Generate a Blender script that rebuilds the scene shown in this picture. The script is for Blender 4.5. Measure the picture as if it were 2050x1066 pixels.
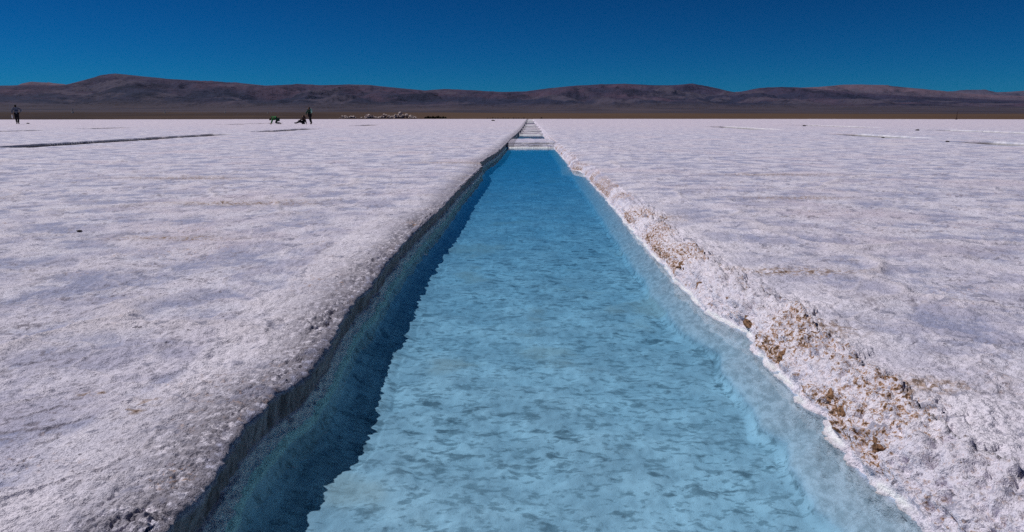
import bpy, math, random
import numpy as np
from mathutils import Vector, Matrix

# ------------------------------------------------------------------ scene, camera, sky, sun
scene = bpy.context.scene
for o in list(bpy.data.objects):
    bpy.data.objects.remove(o)
col = scene.collection
EYE = 0.8                                            # camera height above the salt, metres

cam_d = bpy.data.cameras.new('camera')
cam_d.sensor_width = 36.0
cam_d.lens = 36.0 * 1367.0 / 2050.0
cam_d.clip_start = 0.05
cam_d.clip_end = 80000.0
cam = bpy.data.objects.new('camera', cam_d)
cam.location = (0, 0, EYE)
cam.rotation_euler = (math.radians(90 - 12.458), 0, math.radians(1.432))
col.objects.link(cam)
scene.camera = cam

SUN = Vector((-0.69, 0.16, 1.0)).normalized()       # from the ground towards the sun
world = bpy.data.worlds.new('World')
scene.world = world
world.use_nodes = True
wn, wl = world.node_tree.nodes, world.node_tree.links
sky = wn.new('ShaderNodeTexSky')
sky.sky_type = 'NISHITA'
sky.sun_disc = False
sky.sun_elevation = math.asin(SUN.z)
sky.sun_rotation = math.atan2(SUN.x, SUN.y)
sky.altitude = 3400.0
sky.air_density = 1.0
sky.dust_density = 0.0
sky.ozone_density = 4.0
grade = wn.new('ShaderNodeMix')
grade.data_type = 'RGBA'
grade.blend_type = 'MULTIPLY'
grade.inputs[0].default_value = 1.0
grade.inputs[7].default_value = (0.001, 0.083, 0.132, 1)   # polarised, deep high-altitude blue
deep = wn.new('ShaderNodeGamma')
deep.inputs[1].default_value = 1.5
wl.new(sky.outputs[0], deep.inputs[0])
wl.new(deep.outputs[0], grade.inputs[6])
wl.new(grade.outputs[2], wn['Background'].inputs[0])
wn['Background'].inputs[1].default_value = 0.10

sun_d = bpy.data.lights.new('sun', 'SUN')
sun_d.energy = 3.4
sun_d.angle = math.radians(0.5)
sun_d.color = (1.0, 0.975, 0.945)
sun = bpy.data.objects.new('sun', sun_d)
sun.rotation_euler = SUN.to_track_quat('Z', 'Y').to_euler()
sun.location = (-20, -10, 40)
col.objects.link(sun)

vs = scene.view_settings
vs.view_transform = 'Standard'
vs.look = 'None'
vs.exposure = 0.12
vs.gamma = 1.0
scene.cycles.max_bounces = 8
scene.cycles.transparent_max_bounces = 12
scene.cycles.use_denoising = False

# ------------------------------------------------------------------ numpy noise
_rng = np.random.RandomState(7)
PERM = _rng.permutation(256).astype(np.int32)
ANG = _rng.rand(256) * 2 * np.pi
GX, GY = np.cos(ANG).astype(np.float32), np.sin(ANG).astype(np.float32)

def perlin(x, y, seed=0):
    x = np.asarray(x, np.float32) + np.float32(seed * 17.37)
    y = np.asarray(y, np.float32) + np.float32(seed * 9.71)
    xi, yi = np.floor(x), np.floor(y)
    xf, yf = x - xi, y - yi
    xi, yi = xi.astype(np.int32) & 255, yi.astype(np.int32) & 255
    u, v = xf * xf * xf * (xf * (xf * 6 - 15) + 10), yf * yf * yf * (yf * (yf * 6 - 15) + 10)
    def g(dx, dy):
        h = PERM[(PERM[(xi + dx) & 255] + yi + dy) & 255]
        return GX[h] * (xf - dx) + GY[h] * (yf - dy)
    a, b, c, d = g(0, 0), g(1, 0), g(0, 1), g(1, 1)
    return 1.5 * ((a + u * (b - a)) * (1 - v) + (c + u * (d - c)) * v)

def fbm(x, y, octs=4, seed=0, gain=0.5, ridged=False):
    s, amp, f, n = 0, 1.0, 1.0, 0.0
    for i in range(octs):
        p = perlin(x * f, y * f, seed + i * 3)
        if ridged:
            p = 1 - 2 * np.abs(p)
        s = s + amp * p
        n += amp
        amp *= gain
        f *= 2.03
    return s / n

def worley(x, y, seed=0):
    """distance to nearest and second nearest random cell points"""
    xi, yi = np.floor(x).astype(np.int32), np.floor(y).astype(np.int32)
    f1 = np.full(x.shape, 9.0, np.float32)
    f2 = f1.copy()
    rx, ry = np.random.RandomState(seed + 11).rand(2, 256).astype(np.float32)
    for dx in (-1, 0, 1):
        for dy in (-1, 0, 1):
            h = PERM[(PERM[(xi + dx) & 255] + yi + dy) & 255]
            d = np.hypot(xi + dx + rx[h] - x, yi + dy + ry[h] - y).astype(np.float32)
            f2 = np.minimum(f2, np.maximum(f1, d))
            f1 = np.minimum(f1, d)
    return f1, f2

def sstep(a, b, x):
    t = np.clip((x - a) / (b - a), 0, 1)
    return t * t * (3 - 2 * t)

# ------------------------------------------------------------------ object helpers
def tag(o, label=None, cat=None, group=None, kind=None):
    if label: o['label'] = label
    if cat: o['category'] = cat
    if group: o['group'] = group
    if kind: o['kind'] = kind
    return o

def link(name, me, mat=None, parent=None):
    o = bpy.data.objects.new(name, me)
    col.objects.link(o)
    if mat is not None and not me.materials:
        me.materials.append(mat)
    if parent is not None:
        o.parent = parent
    return o

def empty(name, loc, rz=0.0, scale=1.0):
    o = bpy.data.objects.new(name, None)
    o.location = loc
    o.rotation_euler = (0, 0, rz)
    o.scale = (scale,) * 3
    o.empty_display_size = 0.2
    col.objects.link(o)
    return o

def grid_mesh(name, P, smooth=True, attrs=None, flip=False):
    """P: rows x cols x 3"""
    R, C = P.shape[:2]
    me = bpy.data.meshes.new(name)
    me.vertices.add(R * C)
    me.vertices.foreach_set('co', np.ascontiguousarray(P, np.float32).ravel())
    i = np.arange(R * C, dtype=np.int32).reshape(R, C)
    q = np.stack([i[:-1, :-1], i[:-1, 1:], i[1:, 1:], i[1:, :-1]], -1).reshape(-1, 4)
    if flip:
        q = q[:, ::-1]
    n = len(q)
    me.loops.add(n * 4)
    me.loops.foreach_set('vertex_index', np.ascontiguousarray(q).ravel())
    me.polygons.add(n)
    me.polygons.foreach_set('loop_start', np.arange(0, n * 4, 4, dtype=np.int32))
    me.polygons.foreach_set('loop_total', np.full(n, 4, np.int32))
    me.polygons.foreach_set('use_smooth', np.full(n, smooth, bool))
    me.update(calc_edges=True)
    for k, a in (attrs or {}).items():
        at = me.attributes.new(k, 'FLOAT', 'POINT')
        at.data.foreach_set('value', np.ascontiguousarray(a, np.float32).ravel())
    return me

# ------------------------------------------------------------------ node material helper
class G:
    def __init__(s, name):
        s.m = bpy.data.materials.new(name)
        s.m.use_nodes = True
        s.nt = s.m.node_tree
        s.n, s.l = s.nt.nodes, s.nt.links
        s.bsdf = s.n['Principled BSDF']
        s.out = s.n['Material Output']
        s.pos = s.n.new('ShaderNodeNewGeometry').outputs['Position']
    def put(s, sock, v):
        if hasattr(v, 'is_output'):
            s.l.new(v, sock)
        elif isinstance(v, (tuple, list)):
            sock.default_value = tuple(v) + ((1,) if len(v) == 3 and len(sock.default_value) == 4 else ())
        else:
            sock.default_value = v
    def attr(s, name):
        a = s.n.new('ShaderNodeAttribute')
        a.attribute_name = name
        return a.outputs['Fac']
    def noise(s, scale, detail=4, rough=0.55, vec=None, dist=0.0):
        t = s.n.new('ShaderNodeTexNoise')
        s.put(t.inputs['Vector'], s.pos if vec is None else vec)
        t.inputs['Scale'].default_value = scale
        t.inputs['Detail'].default_value = detail
        t.inputs['Roughness'].default_value = rough
        t.inputs['Distortion'].default_value = dist
        return t.outputs['Fac']
    def mapped(s, sc=(1, 1, 1), loc=(0, 0, 0), rot=(0, 0, 0)):
        m = s.n.new('ShaderNodeMapping')
        s.put(m.inputs['Vector'], s.pos)
        m.inputs['Scale'].default_value = sc
        m.inputs['Location'].default_value = loc
        m.inputs['Rotation'].default_value = rot
        return m.outputs[0]
    def rng(s, v, a, b, c=0.0, d=1.0):
        m = s.n.new('ShaderNodeMapRange')
        m.interpolation_type = 'SMOOTHSTEP'
        s.put(m.inputs[0], v)
        for k, x in zip((1, 2, 3, 4), (a, b, c, d)):
            m.inputs[k].default_value = x
        return m.outputs[0]
    def math(s, op, a, b=0.0):
        m = s.n.new('ShaderNodeMath')
        m.operation = op
        s.put(m.inputs[0], a)
        s.put(m.inputs[1], b)
        return m.outputs[0]
    def mul(s, *a):
        r = a[0]
        for b in a[1:]:
            r = s.math('MULTIPLY', r, b)
        return r
    def mix(s, f, a, b):
        m = s.n.new('ShaderNodeMix')
        m.data_type = 'RGBA'
        s.put(m.inputs[0], f)
        s.put(m.inputs[6], a)
        s.put(m.inputs[7], b)
        return m.outputs[2]
    def bump(s, h, strength, dist, normal=None):
        b = s.n.new('ShaderNodeBump')
        b.inputs['Strength'].default_value = strength
        b.inputs['Distance'].default_value = dist
        s.put(b.inputs['Height'], h)
        if normal is not None:
            s.put(b.inputs['Normal'], normal)
        return b.outputs[0]
    def done(s, color=None, rough=0.85, spec=0.3, normal=None):
        if color is not None: s.put(s.bsdf.inputs['Base Color'], color)
        s.put(s.bsdf.inputs['Roughness'], rough)
        s.put(s.bsdf.inputs['Specular IOR Level'], spec)
        if normal is not None: s.put(s.bsdf.inputs['Normal'], normal)
        return s.m

# ------------------------------------------------------------------ salt material
def salt_material():
    g = G('salt_crust')
    wide = g.noise(0.55, 5, 0.6)
    mid = g.noise(2.6, 6, 0.65)
    fine = g.noise(34, 5, 0.65)
    crust = g.noise(11, 5, 0.7, vec=g.mapped(loc=(1.7, 8.3, 2.0)))
    grit = g.noise(85, 3, 0.6)
    berm, ridge = g.attr('berm'), g.attr('ridge')
    c = g.mix(g.rng(mid, 0.42, 0.58), (0.335, 0.35, 0.475), (0.72, 0.69, 0.75))
    c = g.mix(g.mul(g.rng(wide, 0.50, 0.66), 0.7), c, (0.66, 0.565, 0.60))
    sepp = g.n.new('ShaderNodeSeparateXYZ')
    g.put(sepp.inputs[0], g.pos)
    c = g.mix(g.mul(g.rng(sepp.outputs[1], 18, 60), 0.55), c, (0.66, 0.55, 0.59))      # rosier, drier salt farther out
    c = g.mix(g.mul(g.attr('plate'), 0.45), c, (0.70, 0.635, 0.685))
    c = g.mix(g.mul(g.attr('edge_shade'), 0.85), c, (0.21, 0.185, 0.215))  # shadow lines along the crust plate edges, painted dark
    c = g.mix(g.mul(berm, 0.75), c, (0.86, 0.80, 0.82))
    c = g.mix(g.mul(ridge, 0.9), c, (0.72, 0.66, 0.68))
    c = g.mix(g.mul(g.rng(crust, 0.53, 0.62), g.rng(mid, 0.40, 0.60, 0.25, 0.7)), c, (0.77, 0.72, 0.76))
    rim = g.attr('rim')
    c = g.mix(g.mul(rim, g.rng(fine, 0.36, 0.52), 0.9), c, (0.19, 0.175, 0.20))
    # thin grey crust scars
    scar = g.noise(7.0, 7, 0.72, dist=0.6)
    c = g.mix(g.mul(g.rng(scar, 0.565, 0.63), 0.75), c, (0.24, 0.24, 0.31))
    scar2 = g.noise(19.0, 6, 0.7, vec=g.mapped(loc=(3.1, 7.7, 0)))
    c = g.mix(g.mul(g.rng(scar2, 0.63, 0.70), g.rng(wide, 0.35, 0.6), 0.7), c, (0.30, 0.27, 0.30))
    group0 = g.noise(1.9, 3, 0.6, vec=g.mapped(loc=(31, 14, 0)))
    pit = g.noise(46, 3, 0.55, vec=g.mapped(loc=(2.2, 5.1, 1.3)))
    c = g.mix(g.mul(g.rng(pit, 0.63, 0.68), g.rng(group0, 0.42, 0.60, 0.2, 0.9)), c, (0.19, 0.17, 0.20))
    # tan and rust specks, in loose groups
    group = g.noise(1.3, 4, 0.6, vec=g.mapped(loc=(11, 4, 0)))
    tan = g.mul(g.rng(fine, 0.55, 0.68), g.rng(group, 0.50, 0.66))
    c = g.mix(g.mul(tan, 0.75), c, (0.50, 0.33, 0.235))
    c = g.mix(g.mul(g.rng(grit, 0.50, 0.66), 0.6), c, (0.29, 0.28, 0.335))
    tint = g.n.new('ShaderNodeMix')
    tint.data_type = 'RGBA'
    tint.blend_type = 'MULTIPLY'
    tint.inputs[0].default_value = 1.0
    g.put(tint.inputs[6], c)
    tint.inputs[7].default_value = (0.972, 0.965, 1.045, 1)      # faint lilac cast of the brine salt
    c = tint.outputs[2]
    # canal wall: grey-brown draped salt with vertical streaks
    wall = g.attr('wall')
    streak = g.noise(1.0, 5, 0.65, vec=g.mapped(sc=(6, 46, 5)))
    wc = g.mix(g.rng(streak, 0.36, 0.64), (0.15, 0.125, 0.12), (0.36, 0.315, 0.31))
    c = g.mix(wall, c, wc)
    # brown mud showing through the crust of the sunlit bank
    mud = g.attr('mud')
    mudn = g.noise(58, 5, 0.72, vec=g.mapped(loc=(5, 2, 9)))
    mudv = g.math('ADD', mudn, g.mul(mud, 0.10))
    mudm = g.rng(mud, 0.0, 0.6)
    c = g.mix(g.mul(mudm, g.rng(mudv, 0.575, 0.66)), c, (0.42, 0.245, 0.15))
    c = g.mix(g.mul(mudm, g.rng(mudv, 0.655, 0.715)), c, (0.085, 0.046, 0.028))
    # rusty crumbs lying on the crust in a few loose patches
    rust = g.attr('rust')
    c = g.mix(g.mul(rust, g.rng(fine, 0.44, 0.56)), c, (0.38, 0.27, 0.21))
    c = g.mix(g.mul(rust, g.rng(fine, 0.54, 0.62)), c, (0.13, 0.075, 0.055))
    c = g.mix(g.rng(g.attr('ditch_shade'), 0.02, 0.3), c, (0.15, 0.13, 0.14))  # shade of the neighbouring canals' walls, put into the colour
    bar = g.attr('bar')
    lay = g.noise(1.0, 3, 0.6, vec=g.mapped(sc=(0.7, 0.7, 70)))
    c = g.mix(g.mul(bar, g.rng(lay, 0.45, 0.53)), c, (0.15, 0.145, 0.165))
    # white crystal fringe at the waterline, and painted sunlight beside the right-hand canals
    c = g.mix(g.attr('fringe'), c, (0.80, 0.81, 0.84))
    # pool floor: pale salt, the shade of its dents painted as dark patches
    fl = g.attr('floor')
    fn = g.noise(17, 5, 0.62, vec=g.mapped(sc=(0.6, 1.0, 1.0)), dist=0.35)
    fbig = g.noise(1.7, 4, 0.55)
    fsm = g.noise(5.0, 4, 0.6)
    fc = g.mix(g.rng(fsm, 0.38, 0.64), (0.44, 0.465, 0.485), (0.60, 0.615, 0.625))
    fc = g.mix(g.mul(g.rng(fn, 0.53, 0.66), g.rng(fbig, 0.30, 0.62, 0.45, 1.0), 0.9), fc, (0.13, 0.155, 0.17))
    fn2 = g.noise(38, 4, 0.62, vec=g.mapped(sc=(0.6, 1.0, 1.0), loc=(4, 1, 0)))
    fc = g.mix(g.mul(g.rng(fn2, 0.52, 0.62), 0.7), fc, (0.22, 0.25, 0.265))
    warm = g.noise(2.3, 3, 0.5, vec=g.mapped(loc=(2, 6, 0)))
    fc = g.mix(g.mul(g.rng(warm, 0.57, 0.70), 0.6), fc, (0.50, 0.43, 0.38))
    c = g.mix(fl, c, fc)
    c = g.mix(g.attr('ledge'), c, g.mix(g.rng(g.noise(30, 6, 0.68, vec=g.mapped(sc=(1, 0.6, 1), loc=(7, 3, 0))), 0.38, 0.62), (0.42, 0.41, 0.42), (0.64, 0.60, 0.61)))
    c = g.mix(g.attr('sunk'), c, (0.30, 0.33, 0.34))
    c = g.mix(g.attr('shelf'), c, (0.86, 0.90, 0.80))
    h = g.math('ADD', g.mul(g.noise(60, 4, 0.65), 1.0), g.mul(g.noise(200, 3, 0.65), 0.6))
    nb = g.bump(g.mul(h, g.math('SUBTRACT', 1.0, g.mul(g.attr('floor'), 0.8))), 1.0, 0.010)
    return g.done(c, 0.82, 0.25, nb)

# ------------------------------------------------------------------ salt flat with its canals
WATER = -0.13
FLOOR = -0.255
# left and right waterlines of the main canal: (distance, lateral)
LW = [(-80, -0.70), (0.9, -0.70), (1.4, -0.705), (1.6, -0.722), (1.85, -0.722), (2.0, -0.690), (2.3, -0.700), (2.62, -0.74),
      (3.2, -0.752), (4.2, -0.782), (4.8, -0.785), (6.0, -0.762), (8.5, -0.757), (10.2, -0.735), (11.3, -0.745), (12.0, -0.82),
      (13.0, -0.80), (15.5, -0.69), (17.3, -0.662), (21, -0.64), (25, -0.62), (34, -0.50), (42, -0.45), (60, -0.42), (200, -0.40)]
RW = [(-80, 0.92), (0.9, 0.92), (1.43, 0.925), (1.6, 0.907), (1.87, 0.910), (2.02, 0.946), (2.14, 0.906), (2.4, 0.933), (2.63, 0.925),
      (2.86, 0.960), (3.15, 0.874), (3.53, 0.854), (3.82, 0.834), (4.04, 0.850), (4.63, 0.838), (5.35, 0.845), (7.3, 0.868),
      (9.2, 0.85), (11.2, 0.865), (11.75, 0.845), (11.95, 0.70), (13.0, 0.72), (14.0, 0.755), (17, 0.72), (21.7, 0.69), (25, 0.64), (34, 0.62), (60, 0.60), (200, 0.60)]
BARS = [(20.0, 24.6), (33.0, 34.2), (37.6, 38.8), (43.0, 45.0), (51.0, 53.5), (63.0, 67.0), (92.0, 98.0), (128.0, 400.0)]      # salt bars between the pools
# neighbouring canals: lateral of centre, width, pools (start, end), slant
SIDE = [(-13.2, 1.3, [(-40, 16.2), (17.2, 30.2), (33.8, 43.0), (53.0, 60.5)]),
        (13.6, 1.5, [(2.0, 16.5), (19.0, 22.0), (25.0, 31.0), (40.0, 52.0)]),
        (22.6, 1.6, [(26.0, 40.0), (47.0, 60.0)]),
        (-26.6, 1.4, [(30.0, 38.0), (41.0, 46.5), (60.0, 75.0)])]

def lerp_tab(tab, y):
    a = np.array(tab, np.float64)
    return np.interp(y, a[:, 0], a[:, 1])

def rows_y():
    K = EYE * 683.0
    back = [-80, -50, -30, -18, -10, -6, -4, -2.6, -1.6, -0.9, -0.4, 0.0, 0.25, 0.45, 0.6]
    v = list(np.arange(K / 0.72, K / 1.02, -2.6)) + list(np.arange(K / 1.02, 105, -0.92)) + list(np.arange(105, 38, -0.62)) + list(np.arange(38, 9, -0.15)) + list(np.arange(9, 3.3, -0.3)) + [3.0, 2.7]
    y = back + [K / q for q in v]
    for a, b in BARS[:-1]:
        y += list(np.linspace(a - 0.15, a + 1.7, 26 if a < 30 else 10)) + list(np.linspace(b - 0.3, b + 0.15, 6))
    return np.unique(np.round(np.array(y), 4))

Y = rows_y()
R = len(Y)
le = lerp_tab(LW, Y)
re = lerp_tab(RW, Y)
near = sstep(60, 20, Y)
le = le - 0.012 + near * (0.020 * fbm(Y * 1.9, Y * 0 + 0.3, 3, 1) + 0.016 * fbm(Y * 6.0, Y * 0 + 2.3, 3, 5))
re = re + near * (0.018 * fbm(Y * 2.3, Y * 0 + 5.3, 3, 2) + 0.020 * fbm(Y * 7.0, Y * 0 + 8.3, 3, 6))

# profiles: offset from the waterline towards the canal, height (floor first, rim last)
PL = np.array([(0.210, -0.255), (0.140, -0.243), (0.075, -0.222), (0.040, -0.196), (0.026, -0.165), (0.019, -0.146), (-0.001, -0.115), (-0.007, -0.107), (-0.014, -0.101),
               (-0.018, -0.092), (-0.017, -0.070), (-0.011, -0.045), (-0.005, -0.018), (-0.009, -0.005), (-0.030, 0.000)])
PR = np.array([(0.155, -0.255), (0.136, -0.247), (0.124, -0.220), (0.112, -0.207), (0.030, -0.176), (0.012, -0.150), (0.004, -0.130), (-0.001, -0.122), (-0.009, -0.117),
               (-0.020, -0.100), (-0.042, -0.064), (-0.065, -0.034), (-0.105, -0.012), (-0.185, 0.002)])
NW = 60
def resample(Pp, n):
    s = np.concatenate([[0], np.cumsum(np.hypot(*np.diff(Pp, axis=0).T))])
    t = np.linspace(0, s[-1], n)
    return np.interp(t, s, Pp[:, 0]), np.interp(t, s, Pp[:, 1]), t / s[-1]
plo, plz, plt = resample(PL, NW)
pro, prz, prt = resample(PR, NW)
NP, NF = 345, 250
t_pl = np.concatenate([(np.arange(1, NP + 1) / NP) ** 1.5, [1.1, 1.3, 1.7, 2.4, 3.6, 6.0]])
NPX = len(t_pl)
W = np.maximum(0.92 * Y - 0.35, 0.55)
W = np.where(Y < 0.8, 3.0 + np.abs(Y) * 0.9, W)
W = np.where((Y >= 0.8) & (Y < 1.1), 0.55 + (1.1 - Y) * 6, W)

X = np.zeros((R, 2 * NPX + 2 * NW + NF))
Z = np.zeros_like(X)
T = np.zeros_like(X)                         # which zone a column is in
c0 = 0
X[:, :NPX] = (le + PL[-1, 0])[:, None] - W[:, None] * t_pl[::-1][None]
a, b = NPX, NPX + NW
X[:, a:b] = le[:, None] + plo[::-1][None]
Z[:, a:b] = plz[::-1][None]
fl0, fl1 = b, b + NF
lx, rx = le + PL[0, 0], re - PR[0, 0]
u = (np.arange(NF) + 1.0) / (NF + 1)
X[:, fl0:fl1] = lx[:, None] + (rx - lx)[:, None] * u[None]
Z[:, fl0:fl1] = FLOOR
a2, b2 = fl1, fl1 + NW
X[:, a2:b2] = re[:, None] - pro[None]
Z[:, a2:b2] = prz[None]
X[:, b2:] = (re - PR[-1, 0])[:, None] + W[:, None] * t_pl[None]
YY = np.repeat(Y[:, None], X.shape[1], 1)
C = X.shape[1]
colidx = np.arange(C)
# arc coordinate so that noise does not smear down the walls
A = np.where(colidx[None] < (fl0 + fl1) // 2, X - Z, X + 2 * (-FLOOR) + Z)

# widths of a cell, for fading out relief the grid cannot carry
cy = np.gradient(Y)[:, None]
cx = np.abs(np.gradient(X, axis=1))
def keep(wl):
    return np.clip(wl / (2.2 * np.maximum(cx, 0.35 * cy)) - 0.6, 0, 1)

distL = np.maximum((le + PL[-1, 0])[:, None] - X, 0)          # outwards from left rim
distR = np.maximum(X - (re - PR[-1, 0])[:, None], 0)
plat = np.zeros_like(X)
plat[:, :NPX] = 1
plat[:, b2:] = 1
isL = np.zeros_like(X); isL[:, :b] = 1
isR = np.zeros_like(X); isR[:, a2:] = 1
wallL = np.zeros_like(X); wallL[:, a:b] = 1
wallR = np.zeros_like(X); wallR[:, a2:b2] = 1
floor_m = np.zeros_like(X); floor_m[:, fl0:fl1] = 1
floor_m = np.maximum(floor_m, sstep(-0.16, -0.24, Z))
floor_m[:, a:b] = sstep(-0.152, -0.170, Z[:, a:b])

zf = np.interp(Y, [23, 24.6], [-0.30, -0.172])[:, None]
Z = np.where((colidx >= NPX)[None] & (colidx < b2)[None], np.maximum(Z, zf), Z)
# --- bars across the main canal
barz = np.full(R, -9.0)
for (y0, y1) in BARS:
    up = np.interp(Y, [y0 - 0.25, y0 - 0.02, y0, y0 + 0.12, y0 + 0.14, y0 + 0.6, y0 + 0.63, y0 + 1.15, y0 + 1.2, y0 + 1.6],
                   [-0.4, -0.16, -0.118, -0.114, -0.088, -0.080, -0.050, -0.042, -0.02, -0.010])
    dn = np.interp(Y, [y1 - 0.15, y1, y1 + 0.05], [-0.006, -0.03, -0.4])
    barz = np.maximum(barz, np.minimum(up, dn))
incan = (colidx >= NPX) & (colidx < b2)
bz = barz[:, None] + 0.006 * fbm(YY * 3.1, X * 3.1, 3, 9)
barmask = np.zeros_like(X)
bm = incan[None] & (bz > Z)
barmask[bm] = 1
Z = np.where(bm, bz, Z)
floor_m = np.where(bm, 0, floor_m)
wallL = np.where(bm, 0, wallL)
wallR = np.where(bm, 0, wallR)

# --- neighbouring canals cut into the flat
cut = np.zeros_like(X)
lit = np.zeros_like(X)  # painted bright strip, sunlight on the edges of the right-hand canals
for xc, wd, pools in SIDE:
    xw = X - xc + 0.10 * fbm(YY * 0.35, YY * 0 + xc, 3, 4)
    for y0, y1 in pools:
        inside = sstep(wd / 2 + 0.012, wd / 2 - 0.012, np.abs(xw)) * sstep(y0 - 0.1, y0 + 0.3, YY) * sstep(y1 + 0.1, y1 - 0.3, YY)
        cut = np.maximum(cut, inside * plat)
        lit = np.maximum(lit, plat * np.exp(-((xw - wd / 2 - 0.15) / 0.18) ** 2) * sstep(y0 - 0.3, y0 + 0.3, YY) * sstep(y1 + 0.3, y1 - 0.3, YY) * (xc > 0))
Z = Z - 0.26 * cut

# --- relief
Z[:, :NPX] -= (0.005 * np.exp(-(distL / 0.06) ** 1.5))[:, :NPX] * (cut[:, :NPX] < 0.5)      # the rim slumps towards the water
flat = plat * (1 - cut)
und = 0.010 * fbm(X * 0.45, YY * 0.45, 3, 20) + 0.006 * fbm(X * 1.7, YY * 1.7, 3, 24) * keep(0.5)
wx, wy = X * 0.55 + 0.25 * fbm(X * 0.8, YY * 0.8, 3, 31), YY * 0.55 + 0.25 * fbm(X * 0.8, YY * 0.8, 3, 37)
f1, f2 = worley(wx, wy, 3)
edge = (f2 - f1) / 0.55                                        # metres to the polygon border, roughly
rid = np.exp(-(edge / 0.065) ** 2) * sstep(-0.35, 0.25, fbm(X * 0.5, YY * 0.5, 2, 41))
rid = rid * plat * sstep(0.12, 0.4, np.where(colidx[None] < C // 2, distL, distR))
f1b, f2b = worley(X * 2.1 + 0.4 * fbm(X * 3, YY * 3, 2, 43), YY * 2.1 + 0.4 * fbm(X * 3, YY * 3, 2, 44), 5)
rid2 = np.exp(-(((f2b - f1b) / 2.1) / 0.02) ** 2) * plat * keep(0.1)
bandw = 0.40 + 0.06 * fbm(YY * 1.1, YY * 0 + 3, 3, 52)
bandL = sstep(bandw + 0.03, bandw - 0.03, distL) * plat * isL
bermL = np.exp(-(distL / (0.19 + 0.08 * fbm(YY * 1.6, YY * 0 + 3, 2, 50))) ** 2) * isL * (1 - floor_m)
bermR = np.exp(-(distR / (0.30 + 0.18 * fbm(YY * 0.9, YY * 0 + 6, 2, 51))) ** 2) * isR * (1 - floor_m)
popc = np.abs(perlin(A * 36, YY * 36, 60)) * keep(0.03) + 0.6 * np.abs(perlin(A * 75, YY * 75, 61)) * keep(0.014) + 0.9 * np.abs(perlin(A * 15, YY * 15, 62)) * keep(0.06)
sel = (bermL + bermR + wallL * sstep(-0.06, -0.03, Z) > 0.04) & (YY < 16) & (YY > 0.6)
def nodules(freq, seed, wl):
    out = np.zeros_like(X)
    w1, _ = worley((A[sel] + 0.004 * perlin(A[sel] * 60, YY[sel] * 60, seed)) * freq, YY[sel] * freq, seed)
    out[sel] = np.sqrt(np.clip(1 - (w1 * 1.25) ** 2, 0, 1))
    return out * keep(wl)
nod = nodules(72.0, 15, 0.012) * 0.011 + nodules(34.0, 16, 0.026) * 0.018 + nodules(15.0, 17, 0.06) * 0.020
patch = sstep(-0.35, 0.45, fbm(A * 2.3, YY * 2.3, 3, 63))
rough = fbm(A * 11, YY * 11, 2, 70) * keep(0.09) + 0.55 * perlin(A * 33, YY * 33, 73) * keep(0.03)
grit = perlin(A * 110, YY * 110, 80) * keep(0.009)
fk1 = sstep(0.06, 0.17, fbm(A * 6.5, YY * 6.5, 4, 83, 0.6))
fk2 = sstep(0.02, 0.08, fbm(A * 1.9, YY * 1.9, 5, 84, 0.6))
flake = 0.6 * fk1 * keep(0.12) + 0.7 * fk2 * keep(0.25)
plate_edge = np.clip(4 * fk1 * (1 - fk1) * keep(0.12) + 4 * fk2 * (1 - fk2) * keep(0.2), 0, 1)      # crust plates with small steps
holes = sstep(0.30, 0.62, fbm(A * 20, YY * 20, 2, 87)) * keep(0.05)
broad = np.clip(1 - bermL - bermR, 0, 1)

disp = flat * (und + 0.003 * bandL + 0.016 * rid + 0.005 * rid2 + 0.0062 * rough * (0.5 + patch) + 0.0065 * flake * broad + 0.0016 * grit)
disp += (bermL * (0.35 + 0.65 * patch)) * ((nod - 0.022) * (0.3 + 0.7 * sstep(0.0, 0.05, distL)) + 0.010 * popc - 0.004 + 0.014 * fbm(A * 7, YY * 7, 2, 90) - 0.012 * holes)
disp += bermR * (0.006 * popc * patch + 0.8 * (nod - 0.026) * patch + 0.010 * fbm(A * 7, YY * 7, 3, 91) - 0.016 * holes * sstep(0.35, 0.0, distR))
# walls: fluted drapes on the left, lumpy crust on the right
flute = fbm(YY * 30, A * 5, 3, 95) * keep(0.03)
lump = fbm(A * 9, YY * 9, 4, 97)
aboveL = wallL * sstep(-0.100, -0.088, Z)
aboveR = wallR * sstep(-0.150, -0.125, Z)
topL = sstep(-0.09, -0.03, Z)
disp += aboveL * (0.013 * flute + 0.018 * lump + 0.006 * np.abs(perlin(A * 24, YY * 24, 99)) * keep(0.04) + (nod - 0.022 + 0.012 * fbm(A * 7, YY * 7, 2, 90)) * 0.28 * sstep(-0.030, -0.008, Z))
fr = np.exp(-((Z + 0.125) / 0.0058) ** 2) * wallR
scal = np.abs(perlin(YY * 13, YY * 0 + 0.5, 101)) + 0.5 * np.abs(perlin(YY * 31, YY * 0 + 1.5, 102))
slab = sstep(-0.02, 0.05, fbm(A * 13, YY * 13, 3, 146)) - 0.5
disp += (aboveR + bermR * plat * sstep(0.16, 0.02, distR)) * 0.016 * slab * (1 - fr) * keep(0.05)
disp += aboveR * (0.018 * lump * (1 - fr) + 0.7 * (nod - 0.024) * (1 - fr) + 0.007 * popc * (1 - fr) - 0.034 * holes * (1 - fr) * sstep(-0.11, -0.09, Z) * sstep(0.0, -0.03, Z)) + fr * (0.022 * scal - 0.008)
shelfm = sstep(-0.168, -0.152, Z) * sstep(-0.098, -0.104, Z) * wallL
disp += shelfm * 0.004 * (perlin(YY * 7, YY * 0 + 2.5, 103) + 0.6 * perlin(YY * 23, A * 6, 104))
disp += floor_m * (1 - wallL) * (1 - wallR) * (0.016 * fbm(A * 2.2, YY * 2.2, 3, 110) + 0.004 * rough + 0.003 * flake) + floor_m * 0.006 * fbm(A * 12, YY * 12, 2, 112)
disp += barmask * (0.014 * fbm(A * 4, YY * 4, 3, 115) * keep(0.2) + 0.010 * popc)

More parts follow.
